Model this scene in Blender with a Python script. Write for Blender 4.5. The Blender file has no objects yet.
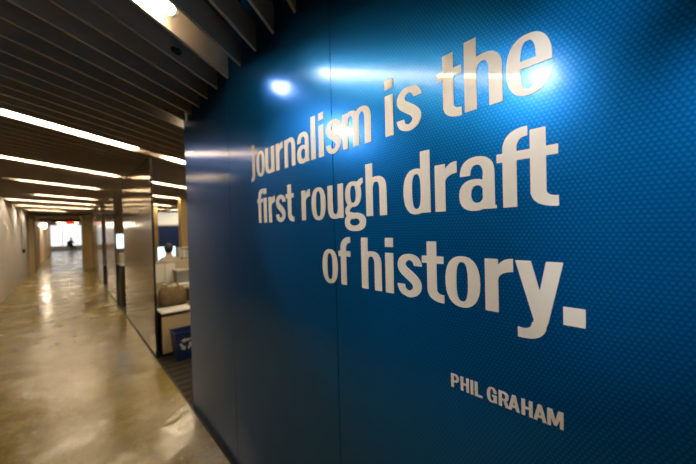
import bpy, bmesh, math, random
import numpy as np
from mathutils import Vector, Matrix
random.seed(7)
S = bpy.context.scene
COL = S.collection
EYE = 1.6
# world axes: x = across the corridor (right), y = down the corridor, z = up
# ------------------------------------------------------------------ camera
f = 309.0
hv = np.array([-280/f, -3/f, 1.0]); hv /= np.linalg.norm(hv)
pp = -(hv[0]*-.026 + hv[1])/hv[2]
uv = np.array([-.026, 1, pp]); uv /= np.linalg.norm(uv)
xv = np.cross(uv, hv)
M = np.stack([xv, hv, uv])
cd = bpy.data.cameras.new('camera'); cam = bpy.data.objects.new('camera', cd); COL.objects.link(cam)
R3 = Matrix(((M[0][0], M[0][1], -M[0][2]), (M[1][0], M[1][1], -M[1][2]), (M[2][0], M[2][1], -M[2][2])))
cam.matrix_world = Matrix.Translation((0, 0, EYE)) @ R3.to_4x4()
cd.sensor_width = 36; cd.lens = f/696*36; cd.clip_start = .02; cd.clip_end = 200
cd.dof.use_dof = True; cd.dof.focus_distance = .92; cd.dof.aperture_fstop = 2.0
S.camera = cam
# ------------------------------------------------------------------ world, exposure
w = bpy.data.worlds.new('world'); S.world = w; w.use_nodes = True
w.node_tree.nodes['Background'].inputs[0].default_value = (.9, .8, .65, 1)
w.node_tree.nodes['Background'].inputs[1].default_value = .02
S.view_settings.view_transform = 'Standard'; S.view_settings.look = 'None'
S.view_settings.gamma = 1; S.view_settings.use_curve_mapping = False
S.view_settings.exposure = 0.0
WARM = (1.0, .82, .56)
TUBE_E = 66.0

def spot(name, loc, target, power, size, blend, color, radius=.02):
    l = bpy.data.lights.new(name, 'SPOT'); o = bpy.data.objects.new(name, l); COL.objects.link(o)
    o.location = loc; d = Vector(target)-Vector(loc)
    o.rotation_euler = d.to_track_quat('-Z', 'Y').to_euler()
    l.energy = power; l.spot_size = math.radians(size); l.spot_blend = blend
    l.color = color; l.shadow_soft_size = radius
    return o
# spotlights of the blue wall
SPOTS = [((.49, 1.90, 2.60), (.81, 1.15, 2.09), 3.2, 44, 1.0),
         ((-.45, 2.32, 2.60), (.81, 1.12, 1.68), 62, 35, .5),
         ((-.45, .57, 2.46), (.81, .50, 1.62), 22, 42, .8),
         ((.35, -.20, 2.62), (.81, .17, 1.98), 45, 20, 1.0),
         ((-.45, -.45, 2.60), (.81, .0, 1.62), 105, 20, 1.0)]
SPOT_LABELS = ['small black spotlight beside the blue wall top aimed at the word journalism',
    'small black spotlight among the slats over the corridor middle aimed at the word journalism',
    'small black spotlight overhead over the corridor middle aimed at the word draft',
    'small black spotlight overhead beside the wall top aimed at the word the',
    'small black spotlight behind the viewer aimed at the bare right end of the blue wall']
for i, (a, b, e, s, bl) in enumerate(SPOTS):
    spot('spot_lamp', a, b, e, s, bl, (1, .98, .94), .06)
# wall washers on the grey left wall
for F in (11.8, 14.7, 17.3):
    spot('wall_washer_lamp', (-1.13, F, 2.62), (-1.27, F, 1.3), 60, 70, .6, (1, .9, .8))

# ------------------------------------------------------------------ materials
def mat(name, col, rough=.5, metal=0, emit=None, es=0, spec=None, coat=0):
    m = bpy.data.materials.new(name); m.use_nodes = True
    b = m.node_tree.nodes['Principled BSDF']
    b.inputs['Base Color'].default_value = (*col, 1); b.inputs['Roughness'].default_value = rough
    b.inputs['Metallic'].default_value = metal
    if spec is not None: b.inputs['Specular IOR Level'].default_value = spec
    if coat: b.inputs['Coat Weight'].default_value = coat; b.inputs['Coat Roughness'].default_value = .05
    if emit: b.inputs['Emission Color'].default_value = (*emit, 1); b.inputs['Emission Strength'].default_value = es
    return m
class N:
    def __init__(s, m): s.t = m.node_tree; s.b = s.t.nodes['Principled BSDF']
    def n(s, ty, **k):
        x = s.t.nodes.new(ty)
        for a, v in k.items(): setattr(x, a, v)
        return x
    def l(s, a, b): s.t.links.new(a, b)
    def m(s, op, a, b=None, c=None):
        x = s.n('ShaderNodeMath', operation=op)
        for i, v in enumerate((a, b, c)):
            if v is None: continue
            if isinstance(v, (int, float)): x.inputs[i].default_value = v
            else: s.l(v, x.inputs[i])
        return x.outputs[0]
    def obj(s):
        return s.n('ShaderNodeTexCoord').outputs['Object']
def ramp(g, fac, stops):
    r = g.n('ShaderNodeValToRGB'); g.l(fac, r.inputs[0])
    e = r.color_ramp.elements
    while len(e) < len(stops): e.new(.5)
    for k, (p, c) in enumerate(stops): e[k].position = p; e[k].color = (*c, 1)
    return r.outputs[0]
def noisy(name, c1, c2, scale, rough, metal=0, stretch=(1, 1, 1), detail=4, bump=0, spec=None, rvar=0):
    m = mat(name, c1, rough, metal, spec=spec); g = N(m)
    mp = g.n('ShaderNodeMapping'); mp.inputs['Scale'].default_value = stretch; g.l(g.obj(), mp.inputs[0])
    nz = g.n('ShaderNodeTexNoise'); nz.inputs['Scale'].default_value = scale; nz.inputs['Detail'].default_value = detail
    g.l(mp.outputs[0], nz.inputs[0])
    g.l(ramp(g, nz.outputs[0], [(.3, c1), (.7, c2)]), g.b.inputs['Base Color'])
    if rvar:
        g.l(g.m('MULTIPLY_ADD', nz.outputs[0], rvar, rough-rvar/2), g.b.inputs['Roughness'])
    if bump:
        bp = g.n('ShaderNodeBump'); bp.inputs['Strength'].default_value = bump; bp.inputs['Distance'].default_value = .01
        g.l(nz.outputs[0], bp.inputs['Height']); g.l(bp.outputs[0], g.b.inputs['Normal'])
    return m
# blue wall film: lattice of small lighter hexagonal dots
def blue_mat():
    m = mat('blue_film', (0, .1, .3), .2, .68, spec=.5); g = N(m)
    sp = g.n('ShaderNodeSeparateXYZ'); g.l(g.obj(), sp.inputs[0])
    P = .0102; Q = P*math.sqrt(3)
    y, z = sp.outputs[1], sp.outputs[2]
    def lat(oy, oz):
        a = g.m('SUBTRACT', g.m('MODULO', g.m('ADD', y, 50*P+oy), P), P/2)
        b = g.m('SUBTRACT', g.m('MODULO', g.m('ADD', z, 50*Q+oz), Q), Q/2)
        return g.m('SQRT', g.m('ADD', g.m('MULTIPLY', a, a), g.m('MULTIPLY', b, b)))
    d = g.m('MINIMUM', lat(0, 0), lat(P/2, Q/2))
    nrm = g.m('DIVIDE', d, P/2)
    dot = g.n('ShaderNodeMapRange', interpolation_type='SMOOTHSTEP')
    dot.inputs['From Min'].default_value = .86; dot.inputs['From Max'].default_value = .38
    g.l(nrm, dot.inputs[0])
    mix = g.n('ShaderNodeMix', data_type='RGBA'); g.l(dot.outputs[0], mix.inputs[0])
    mix.inputs[6].default_value = (.0, .12, .44, 1); mix.inputs[7].default_value = (.001, .21, .63, 1)
    g.l(mix.outputs[2], g.b.inputs['Base Color'])
    g.l(g.m('MULTIPLY_ADD', dot.outputs[0], -.01, .32), g.b.inputs['Roughness'])
    g.b.inputs['Coat Weight'].default_value = .9; g.b.inputs['Coat Roughness'].default_value = .15
    g.b.inputs['Coat IOR'].default_value = 1.38
    g.b.inputs['Specular Tint'].default_value = (.08, .40, .95, 1)
    return m
M_blue = blue_mat()
M_edge = mat('panel_edge', (.25, .28, .32), .4)
M_letter = mat('letter_vinyl', (.84, .82, .80), .42, .15, spec=.5, coat=.5)
M_fin = noisy('fin_brown', (.60, .52, .43), (.66, .57, .48), 3, .55, stretch=(1, 6, 1))
M_plenum = mat('plenum_black', (.03, .026, .022), .9)
M_tube = mat('tube_glow', (1, 1, 1), .4, emit=WARM, es=TUBE_E)
M_cap = mat('tube_cap', (.7, .7, .68), .3, .6)
M_housing = mat('housing', (.5, .48, .44), .5)
M_steel = noisy('brushed_steel', (.31, .265, .215), (.37, .315, .26), 5, .13, .95, stretch=(30, 30, .5), rvar=.02)
M_steel_frame = mat('dark_frame', (.02, .018, .016), .4, .3)
M_grey = noisy('grey_wall', (.50, .47, .45), (.55, .52, .50), 1.2, .55)
M_cream = mat('cream_wall', (.62, .50, .26), .6)
M_warmwall = mat('warm_wall', (.80, .66, .48), .45)
M_olive = mat('olive_wall', (.34, .24, .09), .6)
M_black = mat('black_matt', (.012, .012, .012), .6)
M_white = mat('white_matt', (.78, .76, .72), .6)
M_paper = mat('paper', (.85, .82, .76), .7)
M_wood = mat('light_laminate', (.75, .58, .34), .5)
M_glass_dark = noisy('tinted_glass', (.10, .09, .06), (.15, .13, .09), 2, .12, .3)
M_binblue = mat('bin_blue', (.01, .035, .16), .4)
M_bagtan = noisy('bag_canvas', (.22, .15, .07), (.30, .21, .11), 20, .85, bump=.3)
M_screen = mat('screen_glow', (.3, .5, .9), .3, emit=(.55, .8, 1.0), es=2.2)
M_navy = mat('navy_panel', (.005, .035, .16), .4)
M_skin = mat('skin', (.55, .33, .22), .5)
M_hair = mat('dark_hair', (.012, .01, .009), .5)
M_shirt_dk = mat('dark_cloth', (.03, .03, .045), .8)
M_shirt = mat('red_brown_cloth', (.10, .035, .03), .8)
M_red = mat('exit_red', (.8, .02, .01), .4, emit=(1, .04, .015), es=3)
M_daylight = mat('window_glow', (1, 1, 1), .4, emit=(.93, .96, 1.0), es=1.15)
M_lampglow = mat('lamp_glow', (1, 1, 1), .4, emit=(1, .86, .66), es=70)

def floor_mat():
    m = mat('polished_concrete', (.3, .22, .1), .16, 0, spec=.55); g = N(m)
    n1 = g.n('ShaderNodeTexNoise'); n1.inputs['Scale'].default_value = 3.2; n1.inputs['Detail'].default_value = 8; n1.inputs['Roughness'].default_value = .62
    g.l(g.obj(), n1.inputs[0])
    n2 = g.n('ShaderNodeTexNoise'); n2.inputs['Scale'].default_value = 38; n2.inputs['Detail'].default_value = 5
    g.l(g.obj(), n2.inputs[0])
    s = g.m('ADD', g.m('MULTIPLY', n1.outputs[0], .72), g.m('MULTIPLY', n2.outputs[0], .28))
    g.l(ramp(g, s, [(.36, (.17, .12, .028)), (.5, (.25, .185, .05)), (.64, (.34, .26, .09))]), g.b.inputs['Base Color'])
    n3 = g.n('ShaderNodeTexNoise'); n3.inputs['Scale'].default_value = 1.3; n3.inputs['Detail'].default_value = 6
    g.l(g.obj(), n3.inputs[0])
    r = g.n('ShaderNodeMapRange'); r.inputs['From Min'].default_value = .35; r.inputs['From Max'].default_value = .65
    r.inputs['To Min'].default_value = .13; r.inputs['To Max'].default_value = .30
    g.l(n3.outputs[0], r.inputs[0]); g.l(r.outputs[0], g.b.inputs['Roughness'])
    n4 = g.n('ShaderNodeTexNoise'); n4.inputs['Scale'].default_value = 7; n4.inputs['Detail'].default_value = 3
    g.l(g.obj(), n4.inputs[0])
    bp = g.n('ShaderNodeBump'); bp.inputs['Strength'].default_value = .10; bp.inputs['Distance'].default_value = .05
    g.l(n4.outputs[0], bp.inputs['Height']); g.l(bp.outputs[0], g.b.inputs['Normal'])
    return m
M_floor = floor_mat()
def carpet_mat():
    m = mat('striped_carpet', (.03, .022, .012), .95); g = N(m)
    wv = g.n('ShaderNodeTexWave', bands_direction='Y'); wv.inputs['Scale'].default_value = 2.2; wv.inputs['Distortion'].default_value = 1.2
    g.l(g.obj(), wv.inputs[0])
    g.l(ramp(g, wv.outputs[0], [(.3, (.012, .010, .008)), (.8, (.04, .028, .014))]), g.b.inputs['Base Color'])
    return m
M_carpet = carpet_mat()

# ------------------------------------------------------------------ mesh helpers
class MB:
    def __init__(s): s.bm = bmesh.new()
    def box(s, a, b, rot=None, bevel=0):
        t = bmesh.new(); bmesh.ops.create_cube(t, size=1)
        c = [(a[i]+b[i])/2 for i in range(3)]; d = [abs(b[i]-a[i]) for i in range(3)]
        for v in t.verts: v.co = Vector((v.co.x*d[0], v.co.y*d[1], v.co.z*d[2]))
        if bevel: bmesh.ops.bevel(t, geom=t.edges[:], offset=bevel, segments=2, affect='EDGES', profile=.6)
        if rot: bmesh.ops.rotate(t, verts=t.verts, matrix=rot)
        bmesh.ops.translate(t, verts=t.verts, vec=c)
        s._add(t); return s
    def _add(s, t):
        me = bpy.data.meshes.new('t'); t.to_mesh(me); t.free(); s.bm.from_mesh(me); bpy.data.meshes.remove(me)
    def cyl(s, p0, p1, r0, r1=None, n=20):
        r1 = r0 if r1 is None else r1
        t = bmesh.new(); v = Vector(p1)-Vector(p0)
        bmesh.ops.create_cone(t, cap_ends=True, segments=n, radius1=r0, radius2=r1, depth=v.length)
        t.transform(Matrix.Translation((Vector(p0)+Vector(p1))/2) @ v.to_track_quat('Z', 'Y').to_matrix().to_4x4())
        s._add(t); return s
    def prism(s, pts, d, n=None):
        """pts: list of 3D points of a planar polygon, extruded by the vector d."""
        t = bmesh.new(); a = [t.verts.new(p) for p in pts]; b = [t.verts.new(Vector(p)+Vector(d)) for p in pts]
        t.faces.new(a); t.faces.new(b[::-1]); k = len(pts)
        for i in range(k): t.faces.new((a[i], b[i], b[(i+1) % k], a[(i+1) % k]))
        bmesh.ops.recalc_face_normals(t, faces=t.faces[:]); s._add(t); return s
    def build(s, name, m, parent=None, loc=None, smooth=False):
        bm = s.bm; bmesh.ops.recalc_face_normals(bm, faces=bm.faces[:])
        if loc is not None: bmesh.ops.translate(bm, verts=bm.verts, vec=-Vector(loc))
        me = bpy.data.meshes.new(name); bm.to_mesh(me); bm.free()
        me.materials.append(m)
        if smooth:
            for p in me.polygons: p.use_smooth = True
        o = bpy.data.objects.new(name, me); COL.objects.link(o)
        if loc is not None: o.location = loc
        if parent:
            o.parent = parent
            o.location = Vector(loc or (0, 0, 0)) - parent.location if parent.rotation_euler.z == 0 else o.location
        return o
def tag(o, label, cat, group=None):
    o['label'] = label; o['category'] = cat
    if group: o['group'] = group
    return o
def thing(name, loc, label, cat, group=None, rz=0):
    o = bpy.data.objects.new(name, None); COL.objects.link(o); o.location = loc; o.rotation_euler.z = rz
    o.empty_display_size = .1
    return tag(o, label, cat, group)
def struct(name, mb, m):
    o = mb.build(name, m); o['kind'] = 'structure'; return o

# ------------------------------------------------------------------ setting
WX = .81; GAP = .012
struct('floor', MB().box((-1.6, -6, -.2), (.782, 47, 0)), M_floor)
struct('floor_carpet', MB().box((.80, -6, -.2), (6.5, 21, -.002)), M_carpet)
struct('trim_1', MB().box((.7825, -6, -.2), (.7995, 21, .003)), M_black)   # dark metal strip between floor and carpet
struct('ceiling', MB().box((-1.6, -6, 3.0), (6.5, 20, 3.1)), M_plenum)
struct('ceiling_far', MB().box((-1.6, 20, 2.5), (1.4, 39, 3.1)), mat('far_ceiling', (.30, .24, .15), .7))
struct('wall_left', MB().box((-1.45, 8.6, 0), (-1.25, 19, 3.0)), M_grey)
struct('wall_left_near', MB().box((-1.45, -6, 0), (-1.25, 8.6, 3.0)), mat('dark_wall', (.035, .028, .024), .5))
struct('wall_left_far', MB().box((-1.45, 19, 0), (-1.10, 20.4, 2.5)), M_cream)
struct('wall_left_end', MB().box((-1.45, 20.4, 0), (-1.16, 39, 2.5)), M_warmwall)
struct('wall_back', MB().box((-1.45, -6.2, 0), (6.5, -6, 3.0)), bpy.data.materials['dark_wall'])
# blue wall: panels with hairline joints
pb = MB()
for y0, y1 in ((-3.5, -1.448), (-1.444, -.248), (-.244, .973), (.977, 2.062), (2.066, 3.08)):
    pb.box((WX, y0, .012), (WX+.02, y1, 2.98))
struct('wall_right', pb, M_blue)
struct('wall_right_core', MB().box((WX+.0205, -3.5, 0), (WX+.10, 3.085, 2.98)), M_edge)
struct('baseboard_right', MB().box((WX-.004, -3.5, 0), (WX+.0204, 3.08, .011)), M_black)
struct('wall_right_back', MB().box((WX, -6, 0), (WX+.1, -3.51, 2.98)), M_grey)
# office enclosure
struct('wall_office', MB().box((6.3, -6, 0), (6.5, 21, 3.0)), M_cream)
ow = MB(); ow.box((.9, 20, 0), (6.3, 20.2, 3.0)); struct('wall_office_end', ow, M_cream)
# olive block on the right at 19-21 m and the wall after it
struct('wall_right_far', MB().box((.50, 19.0, 0), (.88, 20.8, 2.5)), M_olive)
struct('wall_right_end', MB().box((1.15, 20.8, 0), (1.35, 39, 2.5)), M_warmwall)
struct('ceiling_beam', MB().box((-1.16, 23.9, 2.34), (1.15, 24.3, 2.5)), M_black)
# room at the very end
struct('ceiling_end', MB().box((-2.4, 39.001, 3.0), (3.4, 45.2, 3.1)), M_white)
struct('wall_end', MB().box((-2.2, 45, 0), (3.2, 45.2, 3.0)), M_white)
struct('floor_end_left', MB().box((-2.2, 39, -.2), (-1.601, 45, 0)), M_floor)
struct('floor_end_right', MB().box((.783, 39, -.2), (3.2, 45, 0)), M_floor)
struct('floor_right_far', MB().box((.783, 21.001, -.2), (1.4, 38.999, 0)), M_floor)
struct('wall_end_left', MB().box((-2.4, 39, 0), (-2.2, 45.2, 3.0)), M_white)
struct('wall_end_right', MB().box((3.2, 39, 0), (3.4, 45.2, 3.0)), M_white)
wd = bpy.data.objects.new('window_1', None); COL.objects.link(wd); wd['kind'] = 'structure'; wd.location = (0, 44.99, 0)
MB().box((-1.6, 44.97, .45), (1.9, 44.99, 2.8)).build('window_pane', M_daylight, wd, (0, 44.99, 0))
wf = MB()
for x in (-1.62, -.45, .75, 1.92): wf.box((x-.03, 44.93, .41), (x+.03, 44.968, 2.84))
for z in (.43, 2.82): wf.box((-1.65, 44.93, z-.03), (1.95, 44.968, z+.03))
wf.build('window_frame', M_white, wd, (0, 44.99, 0))

# ------------------------------------------------------------------ slatted ceiling
SL = .73; FZ0, FZ1 = 2.588, 2.735
ORD = 'zeroth first second third fourth fifth sixth seventh eighth ninth tenth eleventh twelfth thirteenth fourteenth'.split()
fins = {}
def fin(y0, xa, xb, label, group, T=.016):
    t = T*math.sqrt(1+SL*SL)/2
    pts = [(xa, y0+SL*xa-t), (xb, y0+SL*xb-t), (xb, y0+SL*xb+t), (xa, y0+SL*xa+t)]
    mb = MB(); mb.prism([(x, y, FZ0) for x, y in pts], (0, 0, FZ1-FZ0))
    o = mb.build('ceiling_baffle', M_fin, None, (xa, y0+SL*xa, FZ0))
    return tag(o, label, 'ceiling baffle', group)
lamp_rows = [1.319, 3.919, 6.119, 8.319, 10.919, 12.919, 15.119, 17.319]
K0 = -25
for k in range(K0, 95):
    y0 = 1.019+.2*k
    xa = -1.25+GAP
    endF = y0+SL*WX
    if endF-.02 <= 3.1: xb = WX-GAP
    elif y0+SL*6.3 < 19.8: xb = 5.0
    else: xb = min(5.0, (19.85-y0)/SL)
    if y0+SL*xa > 18.9:
        xa2 = xa
    if xb < -.9: continue
    if y0+SL*xb > 18.9 and xb > .4:   # keep clear of the olive block
        xb = (18.9-y0)/SL
    if xb < xa+.1: continue
    rows = [i for i, r in enumerate(lamp_rows) if r < y0]
    if not rows:
        n = int(round((lamp_rows[0]-y0)/.2+.5))
        if 0 < n < 14: lab, g = 'dark brown ceiling slat ending at blue wall, %s before the closest lamp' % ORD[n], 'ceiling slats'
        else: lab, g = 'dark brown ceiling slat overhead behind the viewer', 'ceiling slats behind'
    else:
        i = rows[-1]; n = int(round((y0-lamp_rows[i])/.2+.5))
        if i < 4: lab = 'dark brown ceiling slat, %s beyond %s lamp row' % (ORD[n], ORD[i+1])
        else: lab = 'dark brown ceiling slat, %s beyond %s lamp row' % (ORD[n], ORD[i+1])
        g = 'ceiling slats'
    fin(y0, xa, xb, lab, g)
# lamp tubes lying between slats, following their slant
def tube(row, xa, xb, label, group='lamp tubes in the slatted ceiling'):
    y0 = lamp_rows[row] if row < len(lamp_rows) else row
    A = Vector((xa, y0+SL*xa, 2.625)); B = Vector((xb, y0+SL*xb, 2.625)); d = (B-A).normalized()
    t = thing('fluorescent_lamp', A, label, 'ceiling lamp', group)
    MB().cyl(A+d*.02, B-d*.02, .02).build('lamp_tube', M_tube, t, A, smooth=False)
    MB().cyl(A, A+d*.0195, .021).build('end_cap', M_cap, t, A)
    MB().cyl(B-d*.0195, B, .021).build('end_cap', M_cap, t, A)
    h = MB(); n = Vector((-d.y, d.x, 0))
    a = A+Vector((0, 0, .05)); b = B+Vector((0, 0, .05))
    h.prism([a+n*.03, b+n*.03, b-n*.03, a-n*.03], (0, 0, .05))
    for q in (A+d*.012, B-d*.012): h.cyl(q+Vector((0, 0, .0185)), q+Vector((0, 0, .055)), .006, n=8)
    h.build('lamp_housing', M_housing, t, A)
    return t
pos = ['nearest', 'second', 'third', 'fourth', 'fifth', 'sixth', 'seventh', 'eighth']
spans = [(-1.0, .40), (-.42, .66), (-.62, .72), (-.58, .56), (-.52, .64), (-1.15, .76), (-1.15, .78), (-1.1, .0)]
for i, (a, b) in enumerate(spans):
    tube(i, a, b, 'warm white lamp tube over the corridor, in the %s lamp row from the viewer' % pos[i])
offs = {0: [(1.2, 2.4), (2.8, 4.0)], 1: [(1.02, 2.2), (2.6, 3.8)], 2: [(1.1, 2.3), (2.8, 4.0)], 3: [(1.45, 2.55), (2.9, 4.1)], 4: [(1.75, 2.95), (3.3, 4.5)], 5: [(1.9, 3.1), (3.4, 4.6)]}  # tubes of the nearest office row are unseen, added to brighten the office
for i, L in offs.items():
    for j, (a, b) in enumerate(L):
        tube(i, a, b, 'warm white lamp tube over the office, %s lamp row, %s' % (pos[i], ('closer to the corridor', 'deeper into the office')[j]))
# lamps behind the viewer
for y in (-3.68,):
    lamp_rows.append(y); tube(len(lamp_rows)-1, -.55, .6, 'warm white lamp tube over the corridor, behind the viewer', 'lamp tubes behind the viewer')
# small spotlight bodies
for i, (a, b, e, s, bl) in enumerate(SPOTS):
    A = Vector(a); d = (Vector(b)-A).normalized()
    MBs = MB().cyl(A-d*.075, A-d*.012, .012, .02); MBs.cyl(A-d*.07, A-d*.07+Vector((0, 0, .33)), .004, n=8)
    tag(MBs.build('spotlight', M_black, None, A), SPOT_LABELS[i], 'spotlight')

# ------------------------------------------------------------------ steel partitions
def partition(y0, y1, top, label, m=M_steel, splits=()):
    t = thing('partition_panel', (.82, y0, 0), label, 'partition', 'partition panels along the corridor')
    p = MB(); ys = [y0+.008, *splits, y1-.008]
    for a, b in zip(ys[:-1], ys[1:]): p.box((.79, a+.0015, .03), (.806, b-.0015, top-.012))
    p.build('panel', m, t, (.82, y0, 0))
    fr = MB(); fr.box((.788, y0, 0), (.812, y0+.0075, top)); fr.box((.788, y1-.0075, 0), (.812, y1, top))
    fr.box((.788, y0+.008, .0), (.812, y1-.008, .0295)); fr.box((.788, y0+.008, top-.0115), (.812, y1-.008, top))
    fr.build('frame', M_steel_frame, t, (.82, y0, 0))
partition(4.56, 7.30, 2.57, 'brushed bronze metal partition, nearest one past the blue wall', splits=(5.9,))
partition(8.86, 11.05, 2.5, 'pinkish metal partition behind the nearest metal one, beside the bright monitor')
partition(12.4, 18.0, 2.5, 'dark glass partition farthest down the corridor, before the olive wall', M_glass_dark, splits=(14.2, 16.1))

# ------------------------------------------------------------------ lettering (outlines from signed fields)
def se(X, Y, cx, cy, a, b, n=2.35):
    F = (np.abs((X-cx)/a)**n+np.abs((Y-cy)/b)**n)**(1/n)-1
    return F*min(a, b)
def bx(X, Y, x0, y0, x1, y1): return np.maximum(np.maximum(x0-X, X-x1), np.maximum(y0-Y, Y-y1))
def pl(X, Y, pts):
    c = np.mean(np.array(pts, float), axis=0); F = np.full(X.shape, -1e9)
    for i in range(len(pts)):
        (ax, ay), (bx_, by) = pts[i], pts[(i+1) % len(pts)]
        nx, ny = by-ay, ax-bx_; L = math.hypot(nx, ny); nx /= L; ny /= L
        if (c[0]-ax)*nx+(c[1]-ay)*ny > 0: nx, ny = -nx, -ny
        F = np.maximum(F, (X-ax)*nx+(Y-ay)*ny)
    return F
def st(X, Y, pts):
    F = np.full(X.shape, 1e9)
    P = []
    for i in range(len(pts)-1):      # Catmull-Rom subdivision
        p0 = pts[max(i-1, 0)]; p1 = pts[i]; p2 = pts[i+1]; p3 = pts[min(i+2, len(pts)-1)]
        for k in range(6):
            t = k/6; P.append(tuple(.5*((2*p1[j])+(-p0[j]+p2[j])*t+(2*p0[j]-5*p1[j]+4*p2[j]-p3[j])*t*t+(-p0[j]+3*p1[j]-3*p2[j]+p3[j])*t**3) for j in range(3)))
    P.append(pts[-1])
    for (ax, ay, ar), (bx_, by, br) in zip(P[:-1], P[1:]):
        dx, dy = bx_-ax, by-ay; L2 = dx*dx+dy*dy+1e-9
        t = np.clip(((X-ax)*dx+(Y-ay)*dy)/L2, 0, 1)
        F = np.minimum(F, np.hypot(X-ax-t*dx, Y-ay-t*dy)-(ar+t*(br-ar)))
    return F
U = lambda *a: np.minimum.reduce(a)
I_ = lambda *a: np.maximum.reduce(a)
def D(a, b): return np.maximum(a, -b)
def glyph(c, X, Y):
    s = 36
    B = lambda *a: bx(X, Y, *a)
    E = lambda *a: se(X, Y, *a)
    if c == 'o': return D(E(51, 72, 51, 77), E(51, 72, 15, 52, 2.7))
    if c in 'nh':
        arch = D(I_(E(53, 95, 46.5, 54), 86-Y, 20-X), E(50, 94, 14, 30, 2.6))
        arch = D(arch, B(36, 0, 64, 96))
        return U(B(0, 0, s, 146 if c == 'n' else 200), arch, B(64, 0, 99.5, 96))
    if c == 'u':
        return glyph('n', 99.5-X, 146-Y)
    if c == 'm':
        a1 = D(I_(E(47, 95, 45, 54), 86-Y, 15-X), E(46, 94, 12, 30, 2.6)); a2 = D(I_(E(106, 95, 45.5, 54), 86-Y, 75-X), E(104.5, 94, 12.5, 30, 2.6))
        return U(B(0, 0, 34, 146), D(U(a1, B(58, 0, 92, 97)), B(34, 0, 58, 96)), D(U(a2, B(117, 0, 151.5, 97)), B(92, 0, 117, 96)))
    if c == 'r':
        return U(B(0, 0, s, 146), I_(D(E(71, 92, 46, 57), E(73, 84, 37, 27)), X-71, 85-Y, 26-X))
    if c == 'i': return U(B(0, 0, 38, 146), B(0, 164, 38, 200))
    if c == 'l': return B(0, 0, 38, 200)
    if c == 'j':
        return U(B(0, 6, 37, 146), B(0, 164, 37, 200), I_(D(E(-14, 17, 51, 40), E(-14, 17, 14, 13)), -14-X, Y-18))
    if c == 't':
        return U(B(18, 28, 53, 190), B(0, 118, 76, 144), I_(D(E(72, 38, 54, 41), E(72, 40, 19, 15)), X-76, Y-40))
    if c == 'f':
        return U(B(14, 0, 49, 162), B(0, 118, 72, 144), I_(D(E(68, 148, 54, 54), E(68, 148, 19, 26)), X-73, 148-Y))
    if c == 'd':
        return U(B(64, 0, 100, 200), I_(D(E(48, 72, 48, 77), E(50, 72, 14, 51, 2.7)), X-74))
    if c == 'a':
        top = D(I_(D(E(50, 99, 47, 51), E(50, 97, 15, 26)), 86-Y), B(-10, 70, 40, 96))
        bowl = I_(D(E(44, 42, 44, 46), E(51, 44, 15, 22, 2.2)), X-80)
        return U(B(64, 0, 97, 97), top, bowl, B(90, 0, 101, 12))
    if c == 'e':
        r = D(E(48, 72, 49, 77), E(48, 72, 15, 53, 2.7))
        return D(U(r, I_(B(20, 64, 82, 86), E(48, 72, 49, 77))), B(56, 48, 110, 65))
    if c == 's':
        p = [(81, 104, 16), (78, 115, 16), (69, 128, 14), (48, 135, 12), (26, 126, 15), (18, 107, 17), (26, 90, 18), (47, 74, 18.5), (68, 57, 18), (77, 39, 17.5), (69, 20, 15), (47, 10, 12.5), (24, 19, 14), (17, 33, 16), (15, 43, 16)]
        F = st(X, Y, p)
        return D(D(F, B(63, 86, 110, 104)), B(-10, 43, 31, 62))
    if c == 'g':
        bowl = D(E(50, 93, 45, 53), E(50, 93, 14, 31, 2.5))
        ear = st(X, Y, [(74, 116, 14), (84, 134, 13), (98, 141, 12)])
        ear = D(ear, B(104, 100, 130, 170))
        loop = D(E(58, -18, 59, 38), E(56, -18, 24, 13, 2.1))
        link = st(X, Y, [(34, 48, 12), (18, 34, 13), (22, 16, 14), (50, 6, 14)])
        return U(bowl, ear, loop, link)
    if c == 'y':
        return U(pl(X, Y, [(0, 146), (37, 146), (60, 50), (70, 0), (38, 0)]), pl(X, Y, [(65, 146), (101, 146), (71, -2), (64, -24), (34, -24)]),
                 I_(D(E(16, -8, 51.5, 45), E(16, -8, 18, 17)), 4-X, Y+6))
    if c == '.': return B(0, 0, 39, 39)
    if c in 'PR':
        bowl = D(U(I_(E(46, 139, 63, 61, 2.6), 34-X), B(30, 78, 50, 200)), U(I_(E(46, 139, 25, 33), 46-X), B(38, 106, 47, 172)))
        F = U(B(0, 0, 38, 200), bowl)
        return F if c == 'P' else U(F, pl(X, Y, [(46, 95), (84, 95), (113, 0), (73, 0)]))
    if c == 'H': return U(B(0, 0, 38, 200), B(72, 0, 110, 200), B(30, 84, 80, 115))
    if c == 'I': return B(0, 0, 38, 200)
    if c == 'L': return U(B(0, 0, 38, 200), B(30, 0, 92, 32))
    if c == 'G':
        r = D(E(57, 100, 57, 104), E(57, 100, 19, 74))
        return U(D(r, B(57, 86, 130, 130)), B(58, 76, 113, 106), B(84, 4, 113, 106))
    if c == 'A':
        return U(pl(X, Y, [(0, 0), (38, 0), (78, 200), (42, 200)]), pl(X, Y, [(84, 0), (123, 0), (81, 200), (45, 200)]), I_(B(24, 40, 98, 70)))
    if c == 'M':
        return U(B(0, 0, 34, 200), B(106, 0, 140, 200), pl(X, Y, [(0, 200), (46, 200), (84, 20), (56, 20)]), pl(X, Y, [(140, 200), (94, 200), (56, 20), (84, 20)]))
    if c == 'E': return U(B(0, 0, 38, 200), B(0, 0, 95, 32), B(0, 84, 88, 116), B(0, 168, 95, 200))
    if c == 'T': return U(B(36, 0, 74, 200), B(0, 168, 110, 200))
    if c == 'X': return U(pl(X, Y, [(0, 0), (42, 0), (118, 200), (76, 200)]), pl(X, Y, [(118, 0), (76, 0), (0, 200), (42, 200)]))
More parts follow.
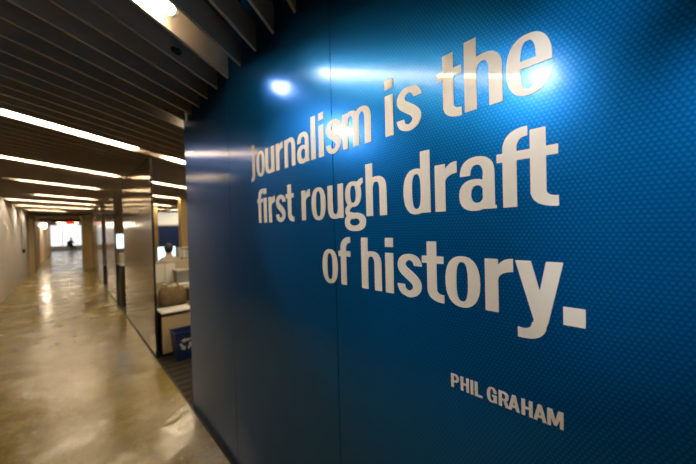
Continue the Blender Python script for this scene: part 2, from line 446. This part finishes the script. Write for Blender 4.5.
def contours(c, g=1.25):
    xs = np.arange(-26, 170, g)+.013; ys = np.arange(-64, 214, g)+.017
    X, Y = np.meshgrid(xs, ys); F = glyph(c, X, Y)+(1.6 if c != '.' else 0)
    In = F < 0
    mixed = In[:-1, :-1].astype(int)+In[1:, :-1]+In[:-1, 1:]+In[1:, 1:]
    J, I = np.where((mixed > 0) & (mixed < 4))
    nxt = {}
    def ept(e):
        i, j, h = e
        i2, j2 = (i+1, j) if h == 0 else (i, j+1)
        a, b = F[j, i], F[j2, i2]; t = a/(a-b)
        return (xs[i]+t*(xs[i2]-xs[i]), ys[j]+t*(ys[j2]-ys[j]))
    for i, j in zip(I.tolist(), J.tolist()):
        e = [(i, j, 0), (i+1, j, 1), (i, j+1, 0), (i, j, 1)]        # bottom right top left
        q = [In[j, i], In[j, i+1], In[j+1, i+1], In[j+1, i]]         # corners ccw
        ent = []; ext = []
        for k in range(4):
            a, b = q[k], q[(k+1) % 4]
            if a and not b: ent.append((k, e[k]))
            if b and not a: ext.append((k, e[k]))
        # segment from edge where we leave the inside to where we come back
        for (k, s_) in ent:
            best = min(ext, key=lambda z: (z[0]-k) % 4); nxt[s_] = best[1]
    loops = []
    while nxt:
        s0, cur = nxt.popitem(); L = [s0]
        while cur != s0:
            L.append(cur); cur = nxt.pop(cur)
        P = [ept(e) for e in L]
        if len(P) > 8: loops.append(simplify(P, .22))
    return loops
def simplify(P, tol):
    P = P+[P[0]]
    def dp(a, b):
        stack = [(a, b)]; keep = {a, b}
        while stack:
            a, b = stack.pop()
            if b-a < 2: continue
            ax, ay = P[a]; bx_, by = P[b]; dx, dy = bx_-ax, by-ay; L = math.hypot(dx, dy) or 1e-9
            m, mi = 0, a
            for i in range(a+1, b):
                d = abs((P[i][0]-ax)*dy-(P[i][1]-ay)*dx)/L
                if d > m: m, mi = d, i
            if m > tol: keep.add(mi); stack += [(a, mi), (mi, b)]
        return keep
    h = len(P)//2
    k = sorted(dp(0, h) | dp(h, len(P)-1))
    return [P[i] for i in k[:-1]]
cache = {}
def letter_mesh(c, scale, thick, up=1.0):
    """standing letter: local x along the text, z up, facing -y, back face at y=0."""
    key = (c, scale, thick, up)
    if key in cache: return cache[key]
    cu = bpy.data.curves.new('letter', 'CURVE'); cu.dimensions = '2D'; cu.fill_mode = 'BOTH'
    for L in contours(c):
        sp = cu.splines.new('POLY'); sp.points.add(len(L)-1)
        for p, (x, y) in zip(sp.points, L): p.co = ((x-1.6)*1.028*scale, (y-1.6)*up*scale, 0, 1)
        sp.use_cyclic_u = True
    cu.extrude = thick/2
    o = bpy.data.objects.new('tmp', cu); COL.objects.link(o)
    dg = bpy.context.evaluated_depsgraph_get()
    me = bpy.data.meshes.new_from_object(o.evaluated_get(dg)); bpy.data.objects.remove(o)
    me.transform(Matrix(((1, 0, 0, 0), (0, 0, -1, -thick/2), (0, 1, 0, 0), (0, 0, 0, 1))))
    me.name = 'letter'; cache[key] = me
    return me
def set_letters(text, xs, base, scale, where, m, group, size):
    chars = [c for c in text]; assert len(chars) == len(xs), (text, len(xs))
    for i, (c, x) in enumerate(zip(chars, xs)):
        me = letter_mesh(c, scale, .0016, 1.04 if c == '.' else .955 if scale == SC else .875)
        if not me.materials: me.materials.append(m)
        nm = 'period' if c == '.' else 'letter'
        o = bpy.data.objects.new(nm, me); COL.objects.link(o)
        o.location = (WX-.0001, -x, base); o.rotation_euler = (0, 0, -math.pi/2)
        if c == '.': lab = 'large square silver white period ending the quote on the blue wall'
        else: lab = '%s letter %s, %s letter of %s' % (size, c, ORD[i+1] if i+1 < len(chars) or where[1] else 'last', where[0])
        tag(o, lab, 'letter' if c != '.' else 'punctuation mark', group)
B1, B2, B3, B4 = 1.904, 1.640, 1.374, 1.134
big = 'large silver white'
G = 'letters of the quote on the blue wall'
SC = .001
set_letters('journalism', [-1.710, -1.656, -1.549, -1.432, -1.348, -1.235, -1.122, -1.065, -1.014, -.909], B1, SC, ('the word journalism', 1), M_letter, G, big)
set_letters('is', [-.690, -.640], B1, SC, ('the word is', 1), M_letter, G, big)
set_letters('the', [-.490, -.407, -.298], B1, SC, ('the word the', 1), M_letter, G, big)
set_letters('first', [-1.660, -1.583, -1.527, -1.447, -1.349], B2, SC, ('the word first', 1), M_letter, G, big)
set_letters('rough', [-1.209, -1.130, -1.014, -.909, -.790], B2, SC, ('the word rough', 1), M_letter, G, big)
set_letters('draft', [-.620, -.504, -.428, -.326, -.268], B2, SC, ('the word draft', 1), M_letter, G, big)
set_letters('of', [-1.061, -.954], B3, SC, ('the word of', 1), M_letter, G, big)
set_letters('history.', [-.822, -.705, -.652, -.556, -.476, -.361, -.287, -.187], B3, SC, ('the word history', 1), M_letter, G, big)
small = 'small silver capital'
G2 = 'letters of the small name under the quote'
set_letters('PHIL', [-.465, -.436, -.407, -.395], B4, .000225, ('the short first name in the small line', 1), M_letter, G2, small)
set_letters('GRAHAM', [-.362, -.332, -.309, -.278, -.252, -.223], B4, .000225, ('the longer surname in the small line', 1), M_letter, G2, small)

# ------------------------------------------------------------------ office bits seen through the first opening
# low cabinet
c0 = Vector((.83, 4.53, 0))
t = thing('pedestal_cabinet', c0, 'low light wood pedestal cabinet with black top behind the blue wall end', 'cabinet')
MB().box((.86, 4.56, .0), (1.34, 5.15, .52)).build('cabinet_body', M_black, t, c0)
MB().box((.858, 4.535, .04), (1.34, 4.5595, .515), bevel=.002).build('door', M_wood, t, c0)
MB().box((.85, 4.53, .5205), (1.36, 5.17, .55), bevel=.003).build('cabinet_top', M_black, t, c0)
mp = MB().box((.86, 4.54, .5505), (1.24, 4.86, .565), rot=Matrix.Rotation(.0, 3, 'Z'))
tag(mp.build('magazine', M_paper, None, (1.05, 4.7, .5505)), 'white magazine lying on the low wooden cabinet', 'magazine')
# brown bag
def soft(mb, name, m, parent, loc, lv=2):
    o = mb.build(name, m, parent, loc, smooth=True)
    md = o.modifiers.new('sub', 'SUBSURF'); md.levels = lv; md.render_levels = lv
    return o
b0 = Vector((1.09, 5.02, .552))
t = thing('canvas_bag', b0, 'tan canvas bag standing on the low cabinet behind the magazine', 'bag')
bb = bmesh.new(); rings = [(0, .15, .075), (.02, .17, .09), (.12, .18, .095), (.2, .17, .07), (.25, .15, .03), (.265, .14, .012)]
vs = []
for z, a, b in rings:
    ring = []
    for k in range(16):
        an = 2*math.pi*k/16; ca, sa = math.cos(an), math.sin(an)
        ring.append(bb.verts.new((b0.x+a*math.copysign(abs(ca)**.6, ca), b0.y+b*math.copysign(abs(sa)**.6, sa), b0.z+z+.004*math.sin(5*an)*(z > 0))))
    vs.append(ring)
for r0, r1 in zip(vs[:-1], vs[1:]):
    for k in range(16): bb.faces.new((r0[k], r0[(k+1) % 16], r1[(k+1) % 16], r1[k]))
bb.faces.new(vs[0][::-1]); bb.faces.new(vs[-1])
mbag = MB(); mbag.bm = bb; mbag.build('bag_body', M_bagtan, t, b0, smooth=True)
for sgn in (-1, 1):
    hm = MB(); pts = [Vector((b0.x-.09, b0.y-.03*sgn, b0.z+.23)), Vector((b0.x-.07, b0.y-.05*sgn, b0.z+.30)), Vector((b0.x, b0.y-.055*sgn, b0.z+.33)), Vector((b0.x+.07, b0.y-.05*sgn, b0.z+.30)), Vector((b0.x+.09, b0.y-.03*sgn, b0.z+.23))]
    for p, q in zip(pts[:-1], pts[1:]): hm.cyl(p, q, .007, n=8)
    hm.build('handle', M_bagtan, t, b0)
# recycling bin
r0 = Vector((1.12, 4.36, 0))
t = thing('recycling_bin', r0, 'dark blue recycling bin with white arrow symbol in front of wooden cabinet', 'bin')
bm_ = MB()
def frustum(mb, cx, cy, z0, z1, a0, b0_, a1, b1, wall=.008):
    t_ = bmesh.new()
    def ring(z, a, b): return [t_.verts.new((cx+sx*a, cy+sy*b, z)) for sx, sy in ((-1, -1), (1, -1), (1, 1), (-1, 1))]
    A = ring(z0, a0, b0_); B_ = ring(z1, a1, b1); C_ = ring(z1, a1-wall, b1-wall); D_ = ring(z0+wall, a0-wall, b0_-wall)
    for P_, Q_ in ((A, B_), (B_, C_), (C_, D_)):
        for k in range(4): t_.faces.new((P_[k], P_[(k+1) % 4], Q_[(k+1) % 4], Q_[k]))
    t_.faces.new(A[::-1]); t_.faces.new(D_); mb._add(t_)
frustum(bm_, r0.x, r0.y, .001, .35, .165, .10, .185, .13)
bm_.build('bin_body', M_binblue, t, r0)
rm = MB()
for k in range(4):
    pass
rm.box((r0.x-.192, r0.y-.137, .335), (r0.x+.192, r0.y-.1265, .352)); rm.box((r0.x-.192, r0.y+.1265, .335), (r0.x+.192, r0.y+.137, .352))
rm.box((r0.x-.192, r0.y-.1264, .335), (r0.x-.1815, r0.y+.1264, .352)); rm.box((r0.x+.1815, r0.y-.1264, .335), (r0.x+.192, r0.y+.1264, .352))
rm.build('rim', M_binblue, t, r0)
# three chasing arrows on the sloping front
def on_front(u_, v_, out=.002):
    z = .2+v_; k = (z-.001)/.349; y = r0.y-(.10+.03*k)-out
    return Vector((r0.x-.06+u_, y, z))
lg = MB()
for k in range(3):
    a = math.pi/2+k*2*math.pi/3
    def rt(p): return (p[0]*math.cos(a)-p[1]*math.sin(a), p[0]*math.sin(a)+p[1]*math.cos(a))
    for poly in ([(.048, -.040), (.048, .012), (.026, .012), (.026, -.028)], [(.060, .010), (.037, .046), (.012, .010)]):
        lg.prism([on_front(*[q*1.35 for q in rt(p)]) for p in poly], (0, -.0012, 0))
lg.build('recycle_symbol', M_paper, t, r0)

# cubicle screens, desks
def panel_thing(name, a, b, m, label, cat, rail=True):
    loc = Vector(((a[0]+b[0])/2, a[1], a[2])); t = thing(name, loc, label, cat)
    MB().box((a[0], a[1], a[2]), (b[0], b[1], b[2]-.02)).build('screen_panel', m, t, loc)
    MB().box((a[0]-.01, a[1]-.01, b[2]-.0195), (b[0]+.01, b[1]+.01, b[2])).build('top_rail', M_housing, t, loc)
    return t
panel_thing('cubicle_screen', (.98, 6.0, 0), (2.1, 6.04, 1.12), mat('screen_cloth', (.55, .46, .33), .8), 'beige cubicle screen behind the canvas bag, white sheets pinned on it', 'screen')
for i, (x0, x1, z0, z1) in enumerate(((1.05, 1.20, .76, 1.07), (1.21, 1.36, .74, 1.07))):
    sh = MB().box((x0, 5.995, z0), (x1, 5.999, z1))
    tag(sh.build('paper_sheet', M_paper, None, (x0, 5.999, z0)), ('white paper sheet pinned on the beige screen, left of the two', 'white paper sheet pinned on the beige screen, right of the two')[i], 'paper')
# grey document trays on a narrow shelf unit in front of the screen
d0 = Vector((1.55, 5.8, 0))
t = thing('desk', d0, 'white desk between the cabinet and the beige screen', 'desk')
MB().box((1.16, 5.4, .70), (2.2, 5.99, .73), bevel=.003).build('desktop', M_white, t, d0)
for x in (1.2, 2.14):
    for y in (5.45, 5.93): MB().box((x-.02, y-.02, 0), (x+.02, y+.02, .6995)).build('leg', M_steel_frame, t, d0)
x0 = Vector((1.50, 5.85, .731))
t = thing('file_box', x0, 'grey file box standing on the white desk', 'box')
MB().box((1.32, 5.73, .731), (1.66, 5.95, .93), bevel=.004).build('box_body', mat('grey_card', (.24, .25, .24), .6), t, x0)
MB().box((1.31, 5.72, .9305), (1.67, 5.96, .965), bevel=.004).build('lid', mat('grey_card_light', (.42, .41, .37), .6), t, x0)
rl = MB()
rl.cyl((1.22, 5.5, .757), (1.50, 5.5, .757), .025)
tag(rl.build('paper_roll', M_paper, None, (1.36, 5.5, .732)), 'white paper roll lying on the white desk near its front edge', 'paper roll')
# second desk with monitor and person
d1 = Vector((1.95, 8.6, 0))
t = thing('desk', d1, 'pale desk carrying the monitor with the dark haired person before it', 'desk')
MB().box((1.48, 8.25, .72), (2.75, 8.95, .75), bevel=.003).build('desktop', M_white, t, d1)
MB().box((1.50, 8.28, 0), (1.53, 8.92, .7195)).build('leg', M_white, t, d1)
MB().box((2.70, 8.28, 0), (2.73, 8.92, .7195)).build('leg', M_white, t, d1)
MB().box((1.54, 8.85, .35), (2.69, 8.87, .7195)).build('modesty_panel', M_white, t, d1)
def monitor(loc, wdt, hgt, label, rz=0, lift=.12):
    loc = Vector(loc); t = thing('monitor', loc, label, 'monitor')
    MB().box((loc.x-.11, loc.y-.08, loc.z), (loc.x+.11, loc.y+.08, loc.z+.012), bevel=.003).build('stand_base', M_black, t, loc)
    MB().box((loc.x-.02, loc.y+.008, loc.z+.0125), (loc.x+.02, loc.y+.03, loc.z+lift+hgt*.5)).build('stand_neck', M_black, t, loc)
    z = loc.z+lift
    MB().box((loc.x-wdt/2, loc.y-.025, z), (loc.x+wdt/2, loc.y+.0075, z+hgt), bevel=.004).build('bezel', M_black, t, loc)
    MB().box((loc.x-wdt/2+.012, loc.y-.028, z+.014), (loc.x+wdt/2-.012, loc.y-.0255, z+hgt-.012)).build('display', M_screen, t, loc)
    return t
monitor((1.78, 8.62, .751), .40, .36, 'bright blue monitor on the pale desk before a dark haired person', lift=.15)
# side screen and shelf behind, grey overhead unit right of monitor
t0 = Vector((2.35, 8.8, .751))
t = thing('desk_shelf', t0, 'grey two tier shelf on the pale desk right of the bright monitor', 'shelf')
MB().box((2.06, 8.65, .751), (2.09, 8.9, 1.2)).build('side', M_housing, t, t0)
MB().box((2.62, 8.65, .751), (2.65, 8.9, 1.2)).build('side', M_housing, t, t0)
for z in (.95, 1.19): MB().box((2.0905, 8.65, z), (2.6195, 8.9, z+.02)).build('shelf_board', M_housing, t, t0)
for i in range(7):
    x = 2.1+.07*i
    bk = MB().box((x, 8.68, .9705), (x+.05, 8.88, 1.13+.03*(i % 3 == 0)), bevel=.002)
    cname = ['grey', 'white', 'grey', 'dark blue', 'grey', 'white', 'grey'][i]
    mm = {'grey': M_housing, 'white': M_white, 'dark blue': M_navy}[cname]
    tag(bk.build('binder', mm, None, (x, 8.78, .9705)), '%s binder on the desk shelf, %s from the monitor' % (cname, ORD[i+1]), 'binder', 'binders on the desk shelf')
# far office wall parts
struct('wall_office_panel', MB().box((2.35, 14.0, 0), (3.55, 14.15, 1.86)), M_navy)
struct('window_2', MB().box((2.40, 14.02, 1.92), (3.5, 14.06, 2.40)), mat('window_glow_soft', (.6, .55, .45), .4, emit=(1, .95, .8), es=.5))
struct('trim_2', MB().box((2.32, 13.98, 1.865), (3.58, 14.08, 1.915)), M_white)
tag(MB().box((2.05, 12.9, 0), (2.42, 13.3, 2.58)).build('column', M_olive, None, (2.2, 13.1, 0)), 'tan square column in the office left of the navy wall panel', 'column')
tag(MB().box((2.47, 10.0, 0), (2.72, 10.3, 2.58)).build('column', M_olive, None, (2.6, 10.1, 0)), 'tan square column in the office right of the navy wall panel', 'column')

# second opening: monitor on a cabinet
c1 = Vector((.95, 9.25, 0))
# behind first partition, standing before the second one
t = thing('storage_cabinet', (1.0, 8.55, 0), 'dark storage cabinet in the second opening, bright monitor above it', 'cabinet')
c1 = Vector((1.0, 8.55, 0))
MB().box((.84, 8.32, 0), (1.45, 8.8, .90)).build('cabinet_body', M_black, t, c1)
MB().box((.85, 8.30, .03), (1.14, 8.3195, .87), bevel=.002).build('door', M_steel_frame, t, c1)
MB().box((1.15, 8.30, .03), (1.44, 8.3195, .87), bevel=.002).build('door', M_steel_frame, t, c1)
MB().box((.83, 8.29, .9005), (1.46, 8.81, .925), bevel=.003).build('cabinet_top', M_white, t, c1)
bxm = MB().box((.845, 8.35, .926), (1.15, 8.7, 1.16), bevel=.005)
tag(bxm.build('cardboard_box', mat('white_carton', (.50, .45, .38), .7), None, (1.0, 8.5, .926)), 'pale carton on the dark cabinet in the second opening, under the monitor', 'box')
monitor((.985, 8.60, 1.1605), .40, .34, 'bright white blue monitor in the second opening beyond the bronze partition', lift=.10)

# sign and phone on left wall
s0 = Vector((-1.25, 16.4, 1.1))
t = thing('wall_notice', (-1.249, 16.6, 1.05), 'pale notice board strip on the grey left wall', 'notice')
sl = Vector((-1.249, 16.6, 1.05))
MB().box((-1.249, 16.1, 1.15), (-1.225, 17.0, 2.0), bevel=.004).build('board', M_housing, t, sl)
MB().box((-1.2245, 16.15, 1.2), (-1.222, 16.95, 1.95)).build('sheet', mat('notice_sheet', (.42, .40, .40), .5), t, sl)
ph = thing('wall_phone', (-1.249, 16.5, .95), 'small black wall phone below the notice strip', 'phone'); pl_ = Vector((-1.249, 16.5, .95))
MB().box((-1.249, 16.35, .98), (-1.21, 16.65, 1.13), bevel=.01).build('phone_base', M_black, ph, pl_)
MB().box((-1.2095, 16.37, .99), (-1.18, 16.45, 1.12), bevel=.008).build('handset', M_black, ph, pl_)

# lamp on the left further down
wl = Vector((-1.159, 26, 2.2))
t = thing('wall_lamp', wl, 'bright warm lamp on the left wall near the red exit sign', 'lamp')
MB().box((-1.159, 25.8, 2.05), (-1.13, 26.2, 2.35), bevel=.004).build('back_plate', M_housing, t, wl)
MB().box((-1.1295, 25.82, 2.07), (-.98, 26.18, 2.33), bevel=.02).build('lamp_shade', M_lampglow, t, wl)
# ceiling lights of the far corridor
for i, F in enumerate((25.5, 29, 33, 37)):
    l0 = Vector((0, F, 2.48)); t = thing('ceiling_light', l0, 'warm rectangular ceiling light in the far corridor, %s one counted toward the bright end' % ['first', 'second', 'third', 'last'][i], 'ceiling light', 'far corridor ceiling lights')
    MB().box((-.6, F-.1, 2.47), (.6, F+.1, 2.4995)).build('frame', M_housing, t, l0)
    MB().box((-.57, F-.08, 2.462), (.57, F+.08, 2.4695)).build('diffuser', mat('diffuser_glow', (1, 1, 1), .4, emit=WARM, es=22) if i == 0 else bpy.data.materials['diffuser_glow'], t, l0)
# doors in the far left wall
for i, F in enumerate((22.5, 29.0, 35.0)):
    d = MB().box((-1.16, F, 0), (-1.145, F+.95, 2.1)); o = d.build('door_%d' % (i+1), M_cream); o['kind'] = 'structure'
    hd = MB().cyl((-1.145, F+.1, 1.0), (-1.09, F+.1, 1.0), .012, n=10); hd.cyl((-1.09, F+.1, 1.0), (-1.09, F+.22, 1.0), .012, n=10)
    hd.build('door_handle', M_cap, o)
# exit sign
e0 = Vector((.1, 22.0, 2.13))
t = thing('exit_sign', e0, 'glowing red exit sign hanging from the ceiling at the corridor far end', 'sign')
MB().box((-.06, 22.0, 2.13), (.28, 22.05, 2.33), bevel=.006).build('housing', M_black, t, e0)
MB().cyl((.11, 22.025, 2.3305), (.11, 22.025, 2.4995), .01).build('mount', M_black, t, e0)
lx = -.04
for ch, wd_ in (('E', 95), ('X', 118), ('I', 38), ('T', 110)):
    me = letter_mesh(ch, .00068, .002)
    if not me.materials: me.materials.append(M_red)
    o = bpy.data.objects.new('sign_letter', me); COL.objects.link(o); o.parent = t
    o.location = Vector((lx, 21.9995, 2.16))-e0; lx += (wd_+24)*.00068

# ------------------------------------------------------------------ people
def person(loc, rz, shirt, trousers, label):
    """seated figure facing local -y, sitting on a 0.45 m seat."""
    loc = Vector(loc); t = thing('person', loc, label, 'person', rz=rz)
    J = {}; V = []; Rr = []; Eg = []
    def j(n, p, r, par=None):
        J[n] = len(V); V.append(p); Rr.append(r)
        if par: Eg.append((J[par], J[n]))
    j('pel', (0, .02, .55), (.15, .12)); j('wst', (0, .03, .70), (.135, .105), 'pel'); j('chest', (0, .01, .90), (.16, .115), 'wst')
    j('sh', (0, .0, 1.02), (.12, .09), 'chest'); j('nk', (0, -.02, 1.10), (.055, .055), 'sh'); j('hd0', (0, -.035, 1.17), (.07, .08), 'nk')
    j('hd1', (0, -.045, 1.25), (.078, .098), 'hd0'); j('hd2', (0, -.035, 1.33), (.06, .075), 'hd1')
    for s, n in ((-1, 'l'), (1, 'r')):
        j('a0'+n, (s*.17, .0, 1.00), (.058, .058), 'sh'); j('a1'+n, (s*.23, -.02, .76), (.042, .042), 'a0'+n)
        j('a2'+n, (s*.16, -.24, .79), (.031, .031), 'a1'+n); j('ha'+n, (s*.14, -.31, .795), (.034, .018), 'a2'+n)
        for q in range(4):
            j('f%d%s' % (q, n), (s*.14+(q-1.5)*.02, -.365, .785), (.009, .009), 'ha'+n)
            j('g%d%s' % (q, n), (s*.14+(q-1.5)*.022, -.40+.006*abs(q-1.5), .772), (.007, .007), 'f%d%s' % (q, n))
        j('th'+n, (s*.14-s*.045, -.335, .785), (.010, .010), 'ha'+n)
        j('l0'+n, (s*.10, -.06, .52), (.095, .085), 'pel'); j('l1'+n, (s*.12, -.42, .50), (.062, .062), 'l0'+n)
        j('l2'+n, (s*.12, -.42, .10), (.042, .042), 'l1'+n); j('ft'+n, (s*.12, -.54, .04), (.045, .035), 'l2'+n)
    me = bpy.data.meshes.new('body'); me.from_pydata(V, Eg, [])
    o = bpy.data.objects.new('body', me); COL.objects.link(o); o.parent = t
    sk = o.modifiers.new('skin', 'SKIN'); sk.use_smooth_shade = True
    for k, r in enumerate(Rr): me.skin_vertices[0].data[k].radius = r
    me.skin_vertices[0].data[0].use_root = True
    sb = o.modifiers.new('sub', 'SUBSURF'); sb.levels = 1; sb.render_levels = 2
    # skin bare on head and hands, cloth elsewhere, by height/position of the figure
    m = mat('clothed_body', shirt, .8); g = N(m)
    sp = g.n('ShaderNodeSeparateXYZ'); g.l(g.obj(), sp.inputs[0])
    head = g.m('GREATER_THAN', sp.outputs[2], 1.085)
    hand = g.m('MULTIPLY', g.m('LESS_THAN', sp.outputs[1], -.25), g.m('GREATER_THAN', sp.outputs[2], .68))
    mx = g.n('ShaderNodeMix', data_type='RGBA'); g.l(g.m('LESS_THAN', sp.outputs[2], .62), mx.inputs[0])
    mx.inputs[6].default_value = (*shirt, 1); mx.inputs[7].default_value = (*trousers, 1)
    m2 = g.n('ShaderNodeMix', data_type='RGBA'); g.l(g.m('MAXIMUM', head, hand), m2.inputs[0])
    g.l(mx.outputs[2], m2.inputs[6]); m2.inputs[7].default_value = (.55, .33, .22, 1); g.l(m2.outputs[2], g.b.inputs['Base Color'])
    me.materials.append(m)
    # hair
    hb = bmesh.new(); bmesh.ops.create_uvsphere(hb, u_segments=24, v_segments=16, radius=1)
    for v in list(hb.verts):
        if v.co.y < -.45 and v.co.z < .45: hb.verts.remove(v)
    for v in hb.verts: v.co = Vector((v.co.x*.092, v.co.y*.112-.028, 1.265+v.co.z*(.115 if v.co.z > 0 else .13)))
    hm = MB(); hm.bm = hb; ho = hm.build('hair', M_hair, None, None, smooth=True); ho.parent = t
    so = ho.modifiers.new('so', 'SOLIDIFY'); so.thickness = .012
    # face
    fm = MB()
    fm.cyl((0, -.135, 1.245), (0, -.155, 1.225), .008, .014, 10)
    fo = fm.build('nose', M_skin); fo.parent = t
    for s in (-1, 1):
        em = MB(); em.cyl((s*.03, -.128, 1.262), (s*.03, -.137, 1.262), .009, .008, 10); eo = em.build('eye', M_hair); eo.parent = t
    mm_ = MB(); mm_.box((-.022, -.131, 1.198), (.022, -.12, 1.206), bevel=.002); mo = mm_.build('mouth', mat('lips', (.35, .12, .10), .5)); mo.parent = t
    return t
def chair(loc, rz, label):
    loc = Vector(loc); t = thing('office_chair', loc, label, 'chair', rz=rz)
    def P(mb, n, m=M_black): o = mb.build(n, m); o.parent = t; return o
    P(MB().box((-.24, -.26, .38), (.24, .20, .44), bevel=.02), 'seat')
    P(MB().box((-.22, .205, .52), (.22, .25, .98), bevel=.02), 'backrest')
    P(MB().box((-.03, .2505, .40), (.03, .27, .6)).box((-.03, .15, .36), (.03, .27, .379)), 'back_support')
    P(MB().cyl((0, 0, .09), (0, 0, .355), .025), 'column')
    for k in range(5):
        a = k*2*math.pi/5
        P(MB().cyl((.03*math.cos(a), .03*math.sin(a), .075), (.27*math.cos(a), .27*math.sin(a), .06), .018, .012, 8), 'leg')
        P(MB().cyl((.27*math.cos(a)-.01, .27*math.sin(a), .026), (.27*math.cos(a)+.01, .27*math.sin(a), .026), .025, n=12), 'caster', M_steel_frame)
    return t
chair((1.70, 7.98, 0), math.pi, 'black office chair at the pale desk, carrying the dark haired person')
person((1.70, 7.98, -.02), math.pi, (.45, .38, .30), (.03, .03, .04), 'dark haired person in pale top seated facing the bright blue monitor')
chair((.20, 41.2, 0), .5, 'black office chair at the bright end of the corridor')
person((.20, 41.2, -.02), .5, (.12, .035, .03), (.012, .012, .015), 'person in dark red top and black trousers seated at the bright corridor end')
